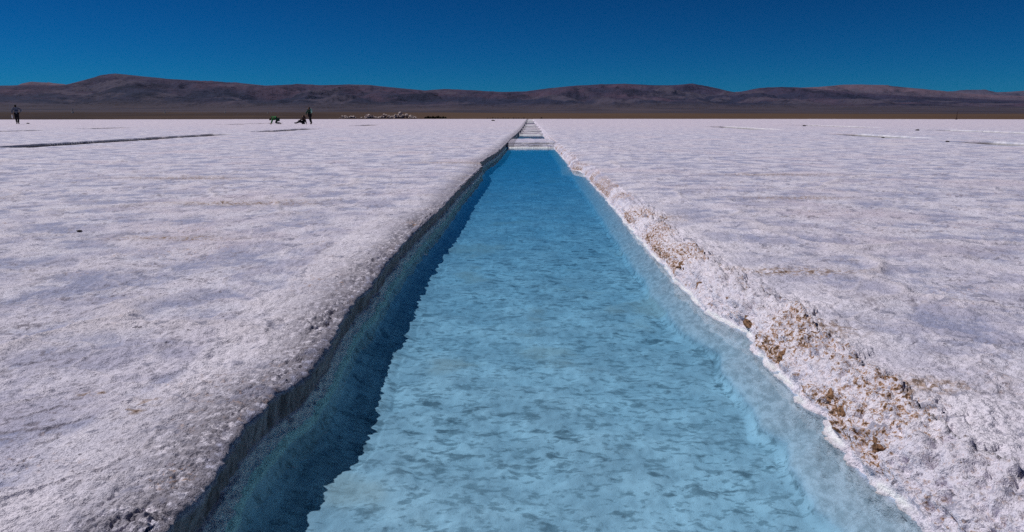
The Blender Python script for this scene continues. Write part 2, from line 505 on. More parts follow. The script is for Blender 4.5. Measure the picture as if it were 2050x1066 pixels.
P = np.stack([X, YY, Z], -1)
du = np.gradient(P, axis=1)
dv = np.gradient(P, axis=0)
N = np.cross(du, dv)
N /= np.maximum(np.linalg.norm(N, axis=-1, keepdims=True), 1e-9)
P = P + N * disp[..., None]

mud = aboveR * sstep(-0.118, -0.108, Z) + bermR * plat * sstep(0.20, 0.0, distR) * 0.42
mud = (np.clip(mud, 0, 1) + 0.55 * aboveR * sstep(-0.045, -0.085, Z) * sstep(-0.118, -0.108, Z)) * sstep(45, 22, YY) * (0.25 + 0.75 * sstep(-0.25, 0.25, fbm(A * 1.6, YY * 1.6, 2, 120)))
mud = np.maximum(mud, 0.5 * bermL * plat * sstep(0.18, 0.5, fbm(A * 1.9, YY * 1.9, 2, 124)))
RUST = [(-1.27, 1.84, 0.05, 0.018), (-1.09, 1.72, 0.035, 0.02), (-1.07, 1.78, 0.04, 0.02), (-1.15, 11.8, 0.9, 0.22), (0.85, 11.6, 0.22, 0.35), (1.10, 2.52, 0.13, 0.10),
        (1.16, 1.95, 0.15, 0.05), (1.06, 2.00, 0.12, 0.05), (0.98, 5.45, 0.22, 0.18), (1.35, 3.50, 0.35, 0.08), (-2.4, 4.4, 0.35, 0.07), (-2.6, 6.2, 0.6, 0.12), (2.6, 6.8, 0.5, 0.12), (3.4, 9.5, 0.8, 0.2), (-4.5, 8.8, 0.9, 0.2)]
rust = np.zeros_like(X)
for rxx, ryy, sx_, sy_ in RUST:
    rust = np.maximum(rust, np.exp(-((X - rxx) / sx_) ** 2 - ((YY - ryy) / sy_) ** 2))
rust *= plat
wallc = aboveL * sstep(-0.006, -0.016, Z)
attrs = dict(rust=rust, berm=np.clip(0.85 * bandL * plat + 0.9 * bermR * plat + aboveR, 0, 1) * (0.25 + 0.75 * sstep(9, 4, YY)), rim=np.clip(bermL, 0, 1) * (1 - wallc), ridge=np.clip(rid + 0.5 * rid2, 0, 1), plate=np.clip(0.5 * fk1 * keep(0.12) + 0.8 * fk2 * keep(0.2), 0, 1) * broad * plat, edge_shade=plate_edge * broad * plat * sstep(0.0, 0.3, fbm(A * 3.1, YY * 3.1, 2, 88)), wall=np.clip(wallc + 0 * cut, 0, 1), ditch_shade=cut,
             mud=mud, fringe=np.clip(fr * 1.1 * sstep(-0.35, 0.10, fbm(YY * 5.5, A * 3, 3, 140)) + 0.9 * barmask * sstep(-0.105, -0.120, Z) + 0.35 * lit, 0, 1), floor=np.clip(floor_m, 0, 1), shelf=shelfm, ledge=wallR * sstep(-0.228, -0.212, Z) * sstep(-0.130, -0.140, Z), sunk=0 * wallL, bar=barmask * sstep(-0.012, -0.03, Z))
salt_mat = salt_material()
salt_me = grid_mesh('salt_flat', P, True, attrs)
salt = tag(link('salt_flat', salt_me, salt_mat), 'white salt flat crust with a straight canal cut into it', None, None, 'structure')

def salt_z(x, y):
    j = int(np.argmin(np.abs(Y - y)))
    i = int(np.argmin(np.abs(P[j, :, 0] - x)))
    return float(P[j, i, 2])

# ------------------------------------------------------------------ water
def water_material():
    g = G('brine')
    nt = g.n
    rip = g.math('ADD', g.mul(g.noise(5.0, 2, 0.5), 1.0), g.mul(g.noise(21.0, 2, 0.5), 0.22))
    nb = g.bump(rip, 0.016, 0.02)
    fres = nt.new('ShaderNodeFresnel')
    fres.inputs['IOR'].default_value = 1.34
    g.put(fres.inputs['Normal'], nb)
    tr = nt.new('ShaderNodeBsdfTransparent')
    tr.inputs['Color'].default_value = (0.79, 0.88, 0.97, 1)
    gl = nt.new('ShaderNodeBsdfGlossy')
    gl.inputs['Roughness'].default_value = 0.03
    g.put(gl.inputs['Normal'], nb)
    mx = nt.new('ShaderNodeMixShader')
    g.put(mx.inputs[0], fres.outputs[0])
    g.put(mx.inputs[1], tr.outputs[0])
    g.put(mx.inputs[2], gl.outputs[0])
    g.put(g.out.inputs['Surface'], mx.outputs[0])
    ab = nt.new('ShaderNodeVolumeAbsorption')
    ab.inputs['Color'].default_value = (0.0, 0.74, 0.97, 1)
    ab.inputs['Density'].default_value = 1.3
    g.put(g.out.inputs['Volume'], ab.outputs[0])
    nt.remove(g.bsdf)
    return g.m

water_mat = water_material()
def water_body(name, xl, xr, ya, yb, label, n=40):
    """closed body of brine; its sides run on inside the banks"""
    ys = np.linspace(ya, yb, n)
    v, f = [], []
    for y in ys:
        l, r = (xl(y), xr(y))
        v += [(l, y, WATER), (r, y, WATER), (r, y, -0.5), (l, y, -0.5)]
    for i in range(n - 1):
        p = 4 * i
        q = p + 4
        f += [(p, p + 1, q + 1, q), (p + 1, p + 2, q + 2, q + 1), (p + 2, p + 3, q + 3, q + 2), (p + 3, p, q, q + 3)]
    f += [(3, 2, 1, 0), (q, q + 1, q + 2, q + 3)]
    me = bpy.data.meshes.new(name)
    me.from_pydata(v, [], f)
    me.update()
    return tag(link(name, me, water_mat), label, None, None, 'structure')

mainl = lambda y: float(lerp_tab(LW, y)) - 0.09
mainr = lambda y: float(lerp_tab(RW, y)) + 0.06
water_body('canal_water', mainl, mainr, -20, 20.3, 'clear turquoise brine filling the long foreground pool')
for (p0, p1), nth in zip(zip(BARS[:-2], BARS[1:-1]), ('second', 'third', 'fourth', 'fifth', 'sixth', 'seventh and farthest')):
    water_body('canal_water', mainl, mainr, p0[1] - 0.1, p1[0] + 0.3, 'brine of the %s pool along the canal behind a salt bar' % nth, 12)
names = {-13.2: 'left neighbouring canal', 13.6: 'right neighbouring canal', 22.6: 'far right canal', -26.6: 'far left canal'}
for xc, wd, pools in SIDE:
    for k, (y0, y1) in enumerate(pools):
        if y1 < 17: continue
        water_body('canal_water', lambda y: xc - wd / 2 - 0.06, lambda y: xc + wd / 2 + 0.06, y0 - 0.05, y1 + 0.05,
                   'brine in pool %s of the %s' % (['nearest', 'second', 'third', 'fourth'][k], names[xc]), 4)

# ------------------------------------------------------------------ brown plain
def edge_y(x):
    return np.interp(x, [-400, -150, -96, -60, -20, 0, 20, 60, 95, 200, 400], [118, 121, 126, 136, 148, 152, 153, 150, 138, 132, 128]) + 3.0 * fbm(x * 0.05, x * 0, 3, 130)

def plain_z(x, y):
    x = np.asarray(x, np.float64); y = np.asarray(y, np.float64)
    r = np.hypot(x, y)
    e = edge_y(np.clip(x, -400, 400))
    d = np.where(y > 0, y, -y * 3 + 0) - e
    d = np.where(r > 420, np.maximum(d, r - 420), d)
    z = np.interp(d, [-60, -3, 0, 4, 60, 250, 500, 900, 2500, 6000, 9000, 14000],
                  [-0.6, -0.10, 0.0, 0.06, 0.55, 1.5, 2.9, 5.5, 17.0, 62.0, 120.0, 130.0])
    z = z + np.clip(d, 0, 400) / 400 * (0.25 * fbm(x * 0.02, y * 0.02, 3, 133) + 1.2 * fbm(x * 0.002, y * 0.002, 3, 134))
    z = z + np.clip(d, 0, 10) / 10 * 0.05 * fbm(x * 0.4, y * 0.4, 3, 135)
    return z

def plain_material():
    g = G('dry_plain')
    n1 = g.noise(0.02, 6, 0.6)
    n2 = g.noise(0.0016, 5, 0.6, vec=g.mapped(sc=(1.6, 0.5, 1)))
    n3 = g.noise(0.5, 4, 0.65)
    sep = g.n.new('ShaderNodeSeparateXYZ')
    g.put(sep.inputs[0], g.pos)
    # dark heath belt next to the salt, thinning to the east; bare grey-mauve fans beyond
    side = g.math('DIVIDE', sep.outputs[0], sep.outputs[1])
    east = g.rng(side, -0.40, -0.05)
    belt = g.mix(east, (0.034, 0.022, 0.022), (0.090, 0.055, 0.038))
    belt = g.mix(g.mul(g.rng(n3, 0.45, 0.65), 0.5), belt, (0.055, 0.032, 0.025))
    belt = g.mix(g.mul(g.rng(n1, 0.45, 0.65), 0.5), belt, (0.11, 0.070, 0.050))
    fan = g.mix(g.rng(n2, 0.36, 0.64), (0.034, 0.029, 0.042), (0.076, 0.058, 0.068))
    far = g.rng(g.math('ADD', sep.outputs[1], g.math('ADD', g.mul(g.noise(0.004, 4, 0.6), 200.0), g.rng(side, -0.7, 0.7, 0.0, 560.0))), 960, 1100)
    c = g.mix(far, belt, fan)
    return g.done(c, 0.95, 0.1, g.bump(g.noise(0.9, 5, 0.7), 0.6, 0.4))

ang = np.concatenate([np.linspace(-180, -56, 22)[:-1], np.linspace(-56, 56, 420), np.linspace(56, 180, 22)[1:]])
rad = np.geomspace(100, 11000, 170)
AA, RR = np.meshgrid(np.radians(ang), rad)
PX, PY = RR * np.sin(AA), RR * np.cos(AA)
pm = grid_mesh('brown_plain', np.stack([PX, PY, plain_z(PX, PY)], -1), True)
plain_mat = plain_material()
tag(link('brown_plain', pm, plain_mat), 'dark brown plain rising behind the salt flat to the mountains', None, None, 'structure')

# ------------------------------------------------------------------ mountains
def mountain_material(name, low, high, pinkish):
    g = G(name)
    n1 = g.noise(0.0009, 7, 0.62)
    n2 = g.noise(0.0032, 6, 0.66, vec=g.mapped(sc=(1, 0.45, 1.6)))
    h = g.attr('height')
    c = g.mix(g.rng(h, 0.30, 0.95), low, high)
    c = g.mix(g.mul(g.rng(n1, 0.46, 0.66), 0.75), c, pinkish)
    c = g.mix(g.mul(g.rng(n2, 0.50, 0.62), 0.7), c, tuple(0.45 * q for q in low))
    c = g.mix(g.mul(g.rng(g.noise(0.0022, 4, 0.6, vec=g.mapped(loc=(900, 70, 30))), 0.52, 0.62), 0.7), c, (0.076, 0.062, 0.086))
    c = g.mix(g.rng(h, 0.22, 0.03), c, (0.056, 0.044, 0.055))
    return g.done(c, 0.95, 0.1, g.bump(g.noise(0.003, 5, 0.6), 0.8, 120.0))

def crest_fn(pts):
    # silhouette: bearing in degrees, crest elevation in metres per metre of distance
    b = np.array([q[0] for q in pts]); e = np.array([q[1] for q in pts])
    return lambda az: np.interp(az, b, e)

def px_bearing(px, py):
    return math.degrees(math.atan((px - 1025) / (1367.0 * math.cos(math.radians(12.458)) + (py - 533) * -0.2157))) - 1.432
def sil(pts):
    out = []
    for px, py in pts:
        az = px_bearing(px, py)
        u, v = (px - 1025) / 1367.0, (533 - py) / 1367.0
        p = math.radians(12.458)
        fwd, upz = math.cos(p) + v * math.sin(p), -math.sin(p) + v * math.cos(p)
        out.append((az, upz / math.hypot(fwd, u)))
    return out

MAIN = [(-700, 168), (-300, 160), (0, 172), (50, 171), (100, 171), (130, 170.5), (160, 163), (200, 152), (230, 147.5), (265, 151), (330, 158), (400, 162), (480, 167),
        (530, 172), (575, 170), (600, 168.5), (640, 171), (700, 169.5), (740, 170.5), (780, 175), (850, 181.5), (890, 178.5), (930, 180.5), (1000, 184.5),
        (1050, 183.5), (1100, 177), (1150, 172), (1200, 169.5), (1250, 168), (1310, 171), (1350, 171), (1385, 167.5), (1420, 174), (1450, 181),
        (1475, 186), (1500, 180.5), (1520, 176.5), (1560, 174.5), (1600, 175.5), (1650, 180), (1700, 184), (1760, 189), (1850, 194), (1950, 199), (2050, 203), (2400, 200), (2900, 180)]
FAR = [(-700, 190), (20, 178), (45, 167), (62, 164), (100, 166), (140, 171), (180, 180), (500, 195), (1380, 195), (1500, 182), (1600, 176), (1640, 174.5), (1680, 170.5), (1720, 169.3),
       (1770, 171.5), (1830, 177), (1880, 181.5), (1915, 186), (1950, 189), (2100, 195), (2900, 190)]
FARTHEST = [(1700, 196), (1860, 188), (1905, 184.5), (1925, 181.5), (1945, 180), (1970, 180.5), (1995, 185), (2015, 184.5), (2050, 182), (2150, 176), (2400, 172), (2900, 185)]

def mountain(name, label, pts, r0, rc, r1, mat, seed, a0=-62, a1=62, nc=900, nr=70):
    cf = crest_fn(sil(pts))
    az = np.linspace(a0, a1, nc)
    t = np.concatenate([np.linspace(0, 1, nr), np.linspace(1, 1.6, 12)[1:]])
    r = np.where(t <= 1, r0 + (rc - r0) * t, rc + (r1 - rc) * (t - 1) / 0.6)
    AZ, TT = np.meshgrid(az, t)
    RRm = np.meshgrid(az, r)[1]
    crest = cf(AZ) * rc + EYE
    crest = crest + rc * 0.00035 * fbm(AZ * 1.6, AZ * 0 + seed, 4, seed)
    base = plain_z(RRm * np.sin(np.radians(AZ)), RRm * np.cos(np.radians(AZ))) - 12.0
    xx, yy = RRm * np.sin(np.radians(AZ)) / 1000, RRm * np.cos(np.radians(AZ)) / 1000
    wxx, wyy = xx + 0.25 * fbm(xx * 0.9, yy * 0.9, 3, seed + 2), yy + 0.25 * fbm(xx * 0.9, yy * 0.9, 3, seed + 5)
    rg = fbm(wxx * 1.5, wyy * 0.75, 6, seed + 8, 0.62, ridged=True)          # spurs and gullies
    rg2 = fbm(wxx * 0.6, wyy * 0.5, 3, seed + 9, 0.5, ridged=True)
    prof = np.where(TT <= 1, 0.18 * TT + 0.82 * TT ** 2.1, 1 - 0.5 * (TT - 1) / 0.6)
    hh = np.maximum(crest - base, 5)
    amp = np.where(TT <= 1, np.sin(np.pi * np.clip(TT, 0, 1)) ** 0.7, 0.2)
    z = base + hh * prof + hh * amp * (0.46 * rg + 0.22 * rg2) * (0.5 + TT.clip(0, 1) * 0.5)
    z = np.where(TT < 1, np.minimum(z, base + (crest - base) * np.clip(0.35 + 0.65 * TT, 0, 0.995) + 0 * z), z)
    me = grid_mesh(name, np.stack([RRm * np.sin(np.radians(AZ)), RRm * np.cos(np.radians(AZ)), z], -1), True,
                   {'height': (z - base) / np.maximum(hh, 1)})
    return tag(link(name, me, mat), label, None, None, 'structure')

m_main = mountain_material('mountain_rock', (0.023, 0.024, 0.048), (0.045, 0.033, 0.061), (0.078, 0.047, 0.070))
m_far = mountain_material('pink_rock', (0.060, 0.050, 0.074), (0.115, 0.076, 0.098), (0.135, 0.088, 0.105))
m_blue = mountain_material('distant_rock', (0.060, 0.055, 0.085), (0.068, 0.058, 0.085), (0.11, 0.08, 0.10))
mountain('mountain_range', 'dark purple brown mountain range along the whole horizon', MAIN, 5200, 9000, 11000, m_main, 200)
mountain('mountain_range', 'paler pink mountain ridge rising behind the right end of the dark range', FAR, 9500, 13000, 15500, m_far, 230)
mountain('mountain_range', 'farthest bluish mountain at the right edge of the horizon', FARTHEST, 14500, 18000, 20000, m_blue, 260, 15, 62, 400, 40)

# ------------------------------------------------------------------ plain materials for small things
def plain_mat_of(name, c, c2=None, scale=30, rough=0.9):
    g = G(name)
    cc = g.mix(g.rng(g.noise(scale, 4, 0.6), 0.35, 0.65), c, c2 or tuple(0.7 * q for q in c))
    return g.done(cc, rough, 0.2)

M = dict(
    skin=plain_mat_of('skin', (0.36, 0.20, 0.13), rough=0.6), hair=plain_mat_of('dark_hair', (0.012, 0.009, 0.008)),
    shoe=plain_mat_of('dark_shoe', (0.02, 0.018, 0.018)), slate=plain_mat_of('slate_blue_cloth', (0.11, 0.135, 0.19)),
    pale=plain_mat_of('pale_grey_blue_cloth', (0.22, 0.29, 0.34)), black=plain_mat_of('black_cloth', (0.010, 0.010, 0.016)),
    maroon=plain_mat_of('maroon_cloth', (0.055, 0.016, 0.020)), green=plain_mat_of('green_cloth', (0.030, 0.160, 0.050)),
    dgreen=plain_mat_of('dark_green_cloth', (0.014, 0.050, 0.036)), mint=plain_mat_of('mint_cloth', (0.30, 0.55, 0.45)),
    brown=plain_mat_of('dark_brown_cloth', (0.035, 0.022, 0.024)), white=plain_mat_of('white_cloth', (0.75, 0.75, 0.74)),
    paint=plain_mat_of('white_paint', (0.72, 0.70, 0.66)), stone=plain_mat_of('dark_stone', (0.055, 0.045, 0.045), scale=60),
    clod=plain_mat_of('brown_mud', (0.30, 0.17, 0.10), (0.085, 0.046, 0.028), scale=90), chunk=plain_mat_of('heaped_salt', (0.52, 0.43, 0.41), (0.34, 0.27, 0.26), scale=3),
    bush=plain_mat_of('dry_shrub', (0.050, 0.048, 0.022), (0.026, 0.024, 0.014), scale=8), wood=plain_mat_of('dark_wood', (0.06, 0.035, 0.03)))

def skin_mesh(name, V, E_, Rr, mat, parent, sub=1):
    me = bpy.data.meshes.new(name)
    me.from_pydata([tuple(v) for v in V], E_, [])
    me.update()
    o = bpy.data.objects.new(name + '_tmp', me)
    col.objects.link(o)
    o.modifiers.new('skin', 'SKIN').use_smooth_shade = True
    for i, sv in enumerate(me.skin_vertices[0].data):
        r = Rr[i]
        sv.radius = (r, r) if not isinstance(r, tuple) else r
        sv.use_root = (i == 0)
    m = o.modifiers.new('sub', 'SUBSURF')
    m.levels = m.render_levels = sub
    dg = bpy.context.evaluated_depsgraph_get()
    new = bpy.data.meshes.new_from_object(o.evaluated_get(dg))
    bpy.data.objects.remove(o)
    new.name = name
    new.materials.clear()
    return link(name, new, mat, parent)

def person(loc, label, J, top, low, scale=1.0, sleeve=None, hem=None, extra=None):
    """J: joints in a frame with x to the right as seen, y away, z up"""
    rz = -math.atan2(loc[0], loc[1])
    root = tag(empty('person', (loc[0], loc[1], salt_z(loc[0], loc[1])), rz, scale), label, 'person', 'people out on the salt flat')
    v = {k: Vector(p) for k, p in J.items()}
    V, E_, Rr, ix = [], [], [], {}
    def add(k, p, r, par=None):
        ix[k] = len(V)
        V.append(p); Rr.append(r)
        if par is not None: E_.append((ix[par], ix[k]))
    add('pel', v['pel'], 0.125)
    add('sp', v['pel'].lerp(v['ch'], 0.5), 0.11, 'pel')
    add('ch', v['ch'], 0.125, 'sp')
    add('nk', v['nk'], 0.055, 'ch')
    add('hd0', v['nk'].lerp(v['hd'], 0.42), 0.085, 'nk')
    add('hd', v['hd'], 0.095, 'hd0')
    f = (v['face'] - v['hd']).normalized()
    add('nose', v['nk'].lerp(v['hd'], 0.6) + f * 0.115, 0.016, 'hd0')
    for s in 'LR':
        add('sh' + s, v['sh' + s], 0.062, 'ch')
        add('el' + s, v['el' + s], 0.044, 'sh' + s)
        add('wr' + s, v['wr' + s], 0.030, 'el' + s)
        d = (v['wr' + s] - v['el' + s]).normalized()
        side = d.cross(Vector((0, 1, 0.2))).normalized()
        pal = v['wr' + s] + d * 0.055
        add('pa' + s, pal, 0.030, 'wr' + s)
        for q, ln in enumerate((0.060, 0.075, 0.080, 0.072, 0.058)):
            off = side * (q - 2) * 0.019
            add('f%d%s' % (q, s), pal + d * (0.03 if q else 0.0) + off, 0.0085, 'pa' + s)
            add('g%d%s' % (q, s), pal + d * (0.03 + ln if q else 0.045) + off * (1.2 if q else 1.9), 0.0075, 'f%d%s' % (q, s))
        add('hi' + s, v['hi' + s], 0.085, 'pel')
        add('kn' + s, v['kn' + s], 0.058, 'hi' + s)
        add('an' + s, v['an' + s], 0.038, 'kn' + s)
        add('to' + s, v['to' + s], 0.034, 'an' + s)
    skin_mesh('body', V, E_, Rr, M['skin'], root)
    # jacket
    mid = v['pel'].lerp(v['ch'], 0.5)
    JV = [v['ch'], mid, v['pel'].lerp(v['ch'], 0.1), v['nk'].lerp(v['ch'], 0.35)]
    JE, JR = [(0, 1), (1, 2), (0, 3)], [0.175, 0.155, 0.165, 0.09]
    skin_mesh('jacket', JV, JE, JR, M[top], root)
    for s in 'LR':
        skin_mesh('sleeve', [v['ch'].lerp(v['sh' + s], 0.7), v['sh' + s], v['el' + s], v['wr' + s]], [(0, 1), (1, 2), (2, 3)], [0.075, 0.085, 0.065, 0.050], M[sleeve or top], root)
    # trousers
    TV = [v['pel']]; TE = []; TR = [0.155]
    for s in 'LR':
        k = len(TV)
        TV += [v['hi' + s], v['kn' + s], v['an' + s]]
        TE += [(0, k), (k, k + 1), (k + 1, k + 2)]
        TR += [0.115, 0.080, 0.062]
        skin_mesh('shoe', [v['an' + s] + Vector((0, 0, -0.02)), v['to' + s]], [(0, 1)], [0.052, 0.045], M['shoe'], root)
    skin_mesh('trousers', TV, TE, TR, M[low], root)
    if hem:
        skin_mesh('jacket_hem', [v['pel'].lerp(v['ch'], 0.25), v['pel'] + (v['pel'] - v['ch']) * 0.14], [(0, 1)], [0.185, 0.205], M[hem], root)
    up = (v['hd'] - v['nk']).normalized()
    skin_mesh('hair', [v['hd'] + up * 0.035 - f * 0.012, v['nk'].lerp(v['hd'], 0.5) - f * 0.045, v['nk'] - f * 0.04], [(0, 1), (1, 2)], [0.098, 0.098, 0.075 if extra == 'long' else 0.05], M['hair'], root)
    return root

stand = dict(pel=(0, 0, 0.95), ch=(0, 0, 1.30), nk=(0, 0, 1.48), hd=(0.0, 0.0, 1.66), face=(0, 1, 1.6),
             shL=(-0.19, 0, 1.40), elL=(-0.30, 0.05, 1.17), wrL=(-0.30, 0.06, 0.92), shR=(0.19, 0, 1.40), elR=(0.40, 0.02, 1.20), wrR=(0.26, 0.10, 1.02),
             hiL=(-0.09, 0, 0.90), knL=(-0.085, 0.03, 0.50), anL=(-0.055, 0, 0.09), toL=(-0.09, 0.16, 0.035),
             hiR=(0.09, 0, 0.90), knR=(0.085, 0.03, 0.50), anR=(0.06, 0, 0.09), toR=(0.10, 0.16, 0.035))
person((-46.59, 62.4), 'lone person standing far left in a slate jacket and black trousers', stand, 'slate', 'black', 1.02, None, 'pale', 'long')
crouch = dict(pel=(0.20, 0, 0.46), ch=(-0.10, 0, 0.56), nk=(-0.28, 0, 0.47), hd=(-0.42, -0.02, 0.36), face=(-0.7, -0.1, 0.10),
              shL=(-0.16, -0.19, 0.50), elL=(-0.22, -0.26, 0.27), wrL=(-0.30, -0.22, 0.08), shR=(-0.16, 0.19, 0.50), elR=(-0.24, 0.25, 0.27), wrR=(-0.32, 0.22, 0.08),
              hiL=(0.22, -0.11, 0.40), knL=(0.02, -0.17, 0.12), anL=(0.40, -0.14, 0.10), toL=(0.46, -0.14, 0.05),
              hiR=(0.22, 0.11, 0.40), knR=(0.04, 0.17, 0.12), anR=(0.42, 0.14, 0.10), toR=(0.48, 0.14, 0.05))
person((-22.53, 61.28), 'person in green crouched on hands and knees on the salt', crouch, 'green', 'dgreen', 1.08)
sit = dict(pel=(0.20, 0, 0.15), ch=(0.24, 0, 0.46), nk=(0.21, 0, 0.60), hd=(0.17, 0, 0.76), face=(-0.5, 0, 0.74),
           shL=(0.22, -0.18, 0.53), elL=(0.02, -0.26, 0.42), wrL=(-0.16, -0.16, 0.36), shR=(0.24, 0.18, 0.53), elR=(0.36, 0.24, 0.30), wrR=(0.40, 0.22, 0.07),
           hiL=(0.16, -0.10, 0.14), knL=(-0.14, -0.14, 0.33), anL=(-0.48, -0.12, 0.08), toL=(-0.56, -0.12, 0.17),
           hiR=(0.16, 0.10, 0.14), knR=(-0.18, 0.14, 0.22), anR=(-0.56, 0.16, 0.07), toR=(-0.64, 0.16, 0.16))
person((-20.74, 63.05), 'person in dark brown sitting on the salt with legs stretched out', sit, 'brown', 'black', 1.0)
lean = dict(pel=(0.02, 0, 0.94), ch=(-0.06, 0, 1.27), nk=(-0.05, 0, 1.46), hd=(-0.03, 0, 1.64), face=(-0.8, 0.2, 1.45),
            shL=(-0.10, -0.18, 1.38), elL=(-0.30, -0.20, 1.16), wrL=(-0.34, -0.10, 0.93), shR=(-0.02, 0.18, 1.38), elR=(0.14, 0.22, 1.14), wrR=(0.06, 0.18, 0.92),
            hiL=(0.0, -0.09, 0.90), knL=(0.08, -0.10, 0.50), anL=(0.16, -0.10, 0.09), toL=(0.03, -0.12, 0.035),
            hiR=(0.04, 0.09, 0.90), knR=(-0.02, 0.10, 0.49), anR=(0.09, 0.10, 0.12), toR=(-0.02, 0.10, 0.035))
person((-19.43, 61.36), 'person in dark green standing beside the seated one', lean, 'dgreen', 'black', 0.89)

def thing_at(p, lx, ly, lz, sc=1.0):
    """point given in the frame of a thing that faces the camera"""
    rz = -math.atan2(p[0], p[1])
    q = Matrix.Rotation(rz, 3, 'Z') @ Vector((lx, ly, lz)) * sc
    return (p[0] + q.x, p[1] + q.y, salt_z(*p) + q.z)

def lump_mesh(name, seed, sub=2, sx=1, sy=1, sz=1, rough=0.25, smooth=False, f=1.6):
    import bmesh
    bm = bmesh.new()
    bmesh.ops.create_icosphere(bm, subdivisions=sub, radius=1.0)
    rs = random.Random(seed)
    ox = rs.uniform(0, 50)
    for v in bm.verts:
        c = v.co
        n = float(perlin(np.array([c.x * f + ox]), np.array([c.y * f + c.z * 1.3 * f + ox]), seed % 40)[0]) + 0.5 * float(perlin(np.array([c.x * 2.3 * f + ox]), np.array([c.z * 2.3 * f - c.y * f]), seed % 37)[0])
        c *= 1 + rough * n * 1.6
        c.x *= sx; c.y *= sy; c.z *= sz
    for q in bm.faces: q.smooth = smooth
    me = bpy.data.meshes.new(name)
    bm.to_mesh(me)
    bm.free()
    return me

# backpack of the standing person and the bag of the lone one
me = lump_mesh('backpack', 3, 3, 0.10, 0.13, 0.20, 0.06, True)
bp = tag(link('backpack', me, M['mint']), 'pale mint backpack worn by the person standing in dark green', 'backpack')
bp.location = thing_at((-19.43, 61.36), 0.16, 0.0, 1.30, 0.89)
me = lump_mesh('hand_bag', 5, 3, 0.06, 0.05, 0.19, 0.06, True)
hb = tag(link('carrier_bag', me, M['white']), 'narrow white bag hanging from the hand of the lone person', 'bag')
hb.location = thing_at((-46.59, 62.4), -0.33, 0.08, 0.66, 1.02)

# ------------------------------------------------------------------ stones on the flat
STONES = [((-3.15, 4.65), 0.014, 'small dark stone on the near left salt'), ((20.53, 37.35), 0.10, 'dark stone at the rim of the far right canal'),
          ((23.24, 52.56), 0.13, 'dark stone far right, right one of the distant pair'), ((20.48, 52.49), 0.11, 'dark stone far right, left one of the distant pair'),
          ((12.60, 25.08), 0.045, 'small stone beside the right neighbouring canal'), ((12.7, 21.4), 0.05, 'flat brown stone at the end of the right canal pool'),
          ((-47.4, 64.8), 0.12, 'dark stone left of the lone standing person'), ((-5.2, 100.0), 0.2, 'dark stone on the distant salt left of the canal')]
for k, ((x, y), r, lab) in enumerate(STONES):
    o = tag(link('stone', lump_mesh('stone', 20 + k, 2, r * 1.3, r * 0.9, r * 0.55, 0.22), M['stone']), lab, 'stone', 'dark stones scattered on the salt')
    o.location = (x, y, salt_z(x, y) + r * 0.25)
    o.rotation_euler = (0, 0, k * 1.3)

# ------------------------------------------------------------------ mud clods breaking out of the sunlit bank
CLODS = [(0.885, 3.86, -0.045, 0.046, 'large brown mud clod on the right bank, farthest of the clods'), (0.905, 3.50, -0.075, 0.026, 'small dark clod just nearer than the large far one'),
         (0.935, 3.10, -0.050, 0.034, 'flat brown slab of mud under the crust of the right bank'), (0.945, 2.94, -0.078, 0.026, 'reddish clod below the flat mud slab'),
         (0.970, 2.86, -0.082, 0.024, 'reddish clod nearest to the mud slab at the fringe'), (0.985, 2.72, -0.088, 0.022, 'dark grey clod at the white waterline fringe'),
         (0.955, 2.42, -0.070, 0.020, 'brown clod in the middle of the right bank'), (0.955, 2.06, -0.072, 0.022, 'rust brown clod near the front of the right bank'),
         (0.945, 1.93, -0.075, 0.024, 'dark olive clod near the front, nearest but one'), (0.950, 1.70, -0.062, 0.021, 'brown clod on the right bank nearest to the camera')]
for k, (x, y, z, r, lab) in enumerate(CLODS):
    j = int(np.argmin(np.abs(Y - y)))
    i = a2 + int(np.argmin(np.abs(P[j, a2 + 12:b2, 2] - z))) + 12
    q = Vector(P[j, i]) - Vector(N[j, i]) * r * 0.35
    o = tag(link('mud_clod', lump_mesh('mud_clod', 60 + k, 3, r * 0.9, r * 1.3, r * 0.7, 0.22, False, 1.9), M['clod']), lab, 'mud clod', 'brown mud clods along the right bank')
    o.location = q
    o.rotation_euler = (0.1 * k, 0.5, 0.3 * (k % 5) - 0.6)

# ------------------------------------------------------------------ heaps of salt chunks at the far edge
chunk_meshes = []
for k in range(5):
    me = lump_mesh('salt_chunk', 90 + k, 1, 1.0, 0.8, 0.85, 0.42, False, 1.3)
    me.materials.append(M['chunk'])
    chunk_meshes.append(me)
rs = random.Random(5)
def heap(px, y, w, h, n, label):
    x = px
    root = tag(empty('salt_heap', (x, y, float(plain_z(x, y))), 0.15), label, 'salt heap', 'heaps of salt chunks at the far edge of the flat')
    for k in range(n):
        t = rs.uniform(-1, 1)
        lim = (1 - abs(t) ** 1.6)
        o = link('salt_chunk', chunk_meshes[k % 5], None, root)
        zz = rs.random() * lim * h * 0.75
        s = rs.uniform(0.16, 0.34) * (0.7 + 0.5 * lim)
        o.location = (t * w / 2, rs.uniform(-1, 1) * w * 0.18 * (1 - 0.6 * zz / h), zz + s * 0.2)
        o.rotation_euler = (rs.uniform(0, 6), rs.uniform(0, 6), rs.uniform(0, 6))
        o.scale = (s, s, s * rs.uniform(0.9, 1.7))
def far_x(px, y):       # lateral place of something seen at bearing px, y metres out
    return y * math.tan(math.radians(px_bearing(px, 236)))
heap(far_x(689, 150), 150, 1.8, 0.55, 14, 'smallest low heap of salt chunks, nearest to the people')
heap(far_x(706, 151), 151, 1.6, 0.45, 12, 'second low heap of salt chunks right of the smallest')
heap(far_x(740, 151), 151, 3.8, 0.75, 34, 'middle long heap of pale salt chunks')
heap(far_x(772, 152), 152, 3.2, 1.0, 34, 'tall heap of salt chunks joining the largest on its left')
heap(far_x(806, 153), 153, 6.4, 1.35, 80, 'largest heap of pinkish white salt chunks at the far edge')

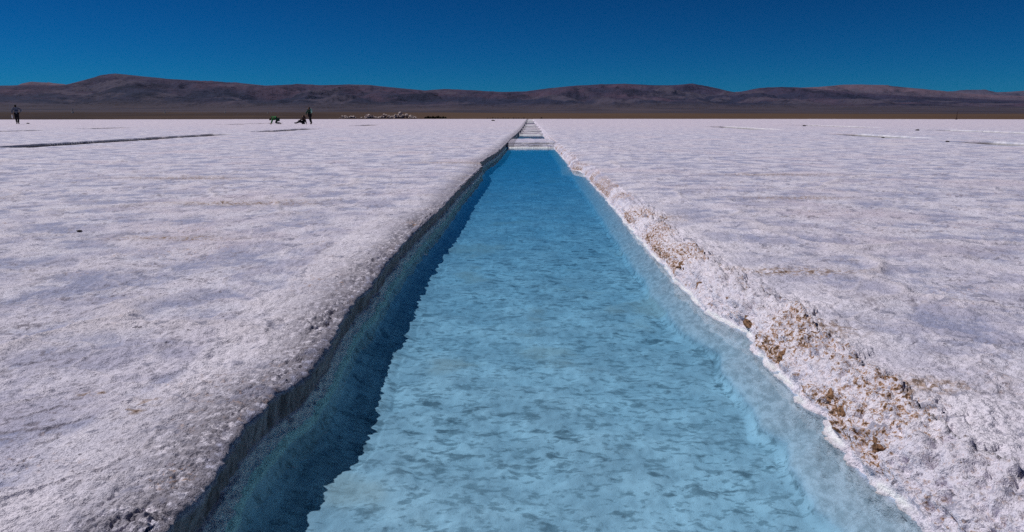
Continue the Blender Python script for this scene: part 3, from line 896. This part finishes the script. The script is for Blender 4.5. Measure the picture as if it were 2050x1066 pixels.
# ------------------------------------------------------------------ shrubs and dark tufts along the edge
def tuft_mesh(seed, n=150):
    r = random.Random(seed)
    v, f = [], []
    for i in range(n):
        a, e = r.uniform(0, 6.283), r.uniform(0.15, 1.45)
        L = r.uniform(0.5, 1.0)
        d = Vector((math.cos(a) * math.cos(e), math.sin(a) * math.cos(e), math.sin(e)))
        b = Vector((r.uniform(-0.25, 0.25), r.uniform(-0.25, 0.25), 0))
        s = d.cross(Vector((0, 0, 1))).normalized() * r.uniform(0.03, 0.07)
        k = len(v)
        m = b + d * L * 0.6
        v += [b - s * 0.5, b + s * 0.5, m + s, b + d * L, m - s]
        f += [(k, k + 1, k + 2, k + 3, k + 4)]
    me = bpy.data.meshes.new('tuft')
    me.from_pydata([tuple(q) for q in v], [], f)
    me.update()
    me.materials.append(M['bush'])
    return me
tufts = [tuft_mesh(300 + k) for k in range(4)]
def shrub(px, y, s, label, group):
    x = far_x(px, y)
    o = tag(link('dry_shrub', tufts[int(px) % 4]), label, 'shrub', group)
    o.location = (x, y, float(plain_z(x, y)) - 0.03)
    o.rotation_euler = (0, 0, px * 0.7)
    o.scale = (s * 1.15, s, s)
ORD = 'first second third fourth fifth sixth seventh eighth ninth tenth eleventh twelfth thirteenth fourteenth fifteenth'.split()
for k, px in enumerate((852, 857, 862, 867, 872, 877, 882, 887, 892)):
    shrub(px, 151.5 + (k % 3) * 1.2, (0.55, 0.7, 0.6, 0.75, 0.55, 0.8, 0.6, 0.65, 0.5)[k], '%s dry shrub from the left in the row right of the largest heap' % ORD[k], 'row of shrubs right of the salt heaps')
for k in range(15):
    px = 976 + 5.2 * k
    shrub(px, 153.5 + (k * 7 % 5) * 0.6, (0.30, 0.22, 0.34, 0.26)[k % 4], '%s tiny dark tuft from the left in the line left of the canal end' % ORD[k], 'line of dark tufts left of the canal end')
shrub(1084, 154.5, 0.42, 'single dark shrub right of the far end of the canal', None)

# ------------------------------------------------------------------ white markers out on the plain, post on the right
def marker(px, y, h, label):
    x = far_x(px, y)
    root = tag(empty('marker_post', (x, y, float(plain_z(x, y)) - 0.1)), label, 'marker post', 'white marker posts on the brown plain')
    import bmesh
    for nm, r0, r1, z0, z1 in (('base', 0.60 * h / 3, 0.50 * h / 3, 0, 0.25 * h), ('post', 0.30 * h / 3, 0.16 * h / 3, 0.23 * h, h)):
        bm = bmesh.new()
        bmesh.ops.create_cone(bm, cap_ends=True, segments=10, radius1=r0, radius2=r1, depth=z1 - z0)
        bmesh.ops.translate(bm, verts=bm.verts, vec=(0, 0, (z0 + z1) / 2))
        m2 = bpy.data.meshes.new(nm)
        bm.to_mesh(m2); bm.free()
        link(nm, m2, M['paint'], root)
marker(147, 700, 5.0, 'tallest white marker post, the leftmost, near the lone person')
marker(331, 700, 3.6, 'white marker post on the dark plain, second from the left')
marker(452, 450, 1.9, 'white marker post on the dark plain, third from the left')
marker(537, 450, 1.8, 'white marker post behind the crouching person in green')

import bmesh
def pole(px, y, h, label):
    x = far_x(px, y)
    bm = bmesh.new()
    bmesh.ops.create_cone(bm, cap_ends=True, segments=8, radius1=0.07, radius2=0.05, depth=h)
    bmesh.ops.translate(bm, verts=bm.verts, vec=(0, 0, h / 2))
    bmesh.ops.create_cube(bm, size=0.22, matrix=Matrix.Translation((0, 0, 0.11)))
    m2 = bpy.data.meshes.new('boundary_post')
    bm.to_mesh(m2); bm.free()
    o = tag(link('boundary_post', m2, M['wood']), label, 'post')
    o.location = (x, y, salt_z(x, y))
pole(1915, 128, 1.35, 'thin dark post at the edge of the salt on the far right')

# ------------------------------------------------------------------ thin high-altitude air
hz = bpy.data.meshes.new('haze')
bmh = bmesh.new()
bmesh.ops.create_cube(bmh, size=1.0)
for v in bmh.verts:
    v.co = Vector((v.co.x * 52000, v.co.y * 52000, -5.0 if v.co.z < 0 else 1000.0))
bmh.to_mesh(hz); bmh.free()
haze = tag(link('haze', hz), 'thin bluish air over the plain', None, None, 'stuff')
hm = bpy.data.materials.new('haze')
hm.use_nodes = True
hm.node_tree.nodes.clear()
ho = hm.node_tree.nodes.new('ShaderNodeOutputMaterial')
pv = hm.node_tree.nodes.new('ShaderNodeVolumePrincipled')
pv.inputs['Color'].default_value = (0.22, 0.44, 1.0, 1)
pv.inputs['Density'].default_value = 6.5e-6
pv.inputs['Anisotropy'].default_value = 0.0
hm.node_tree.links.new(pv.outputs[0], ho.inputs['Volume'])
hz.materials.append(hm)
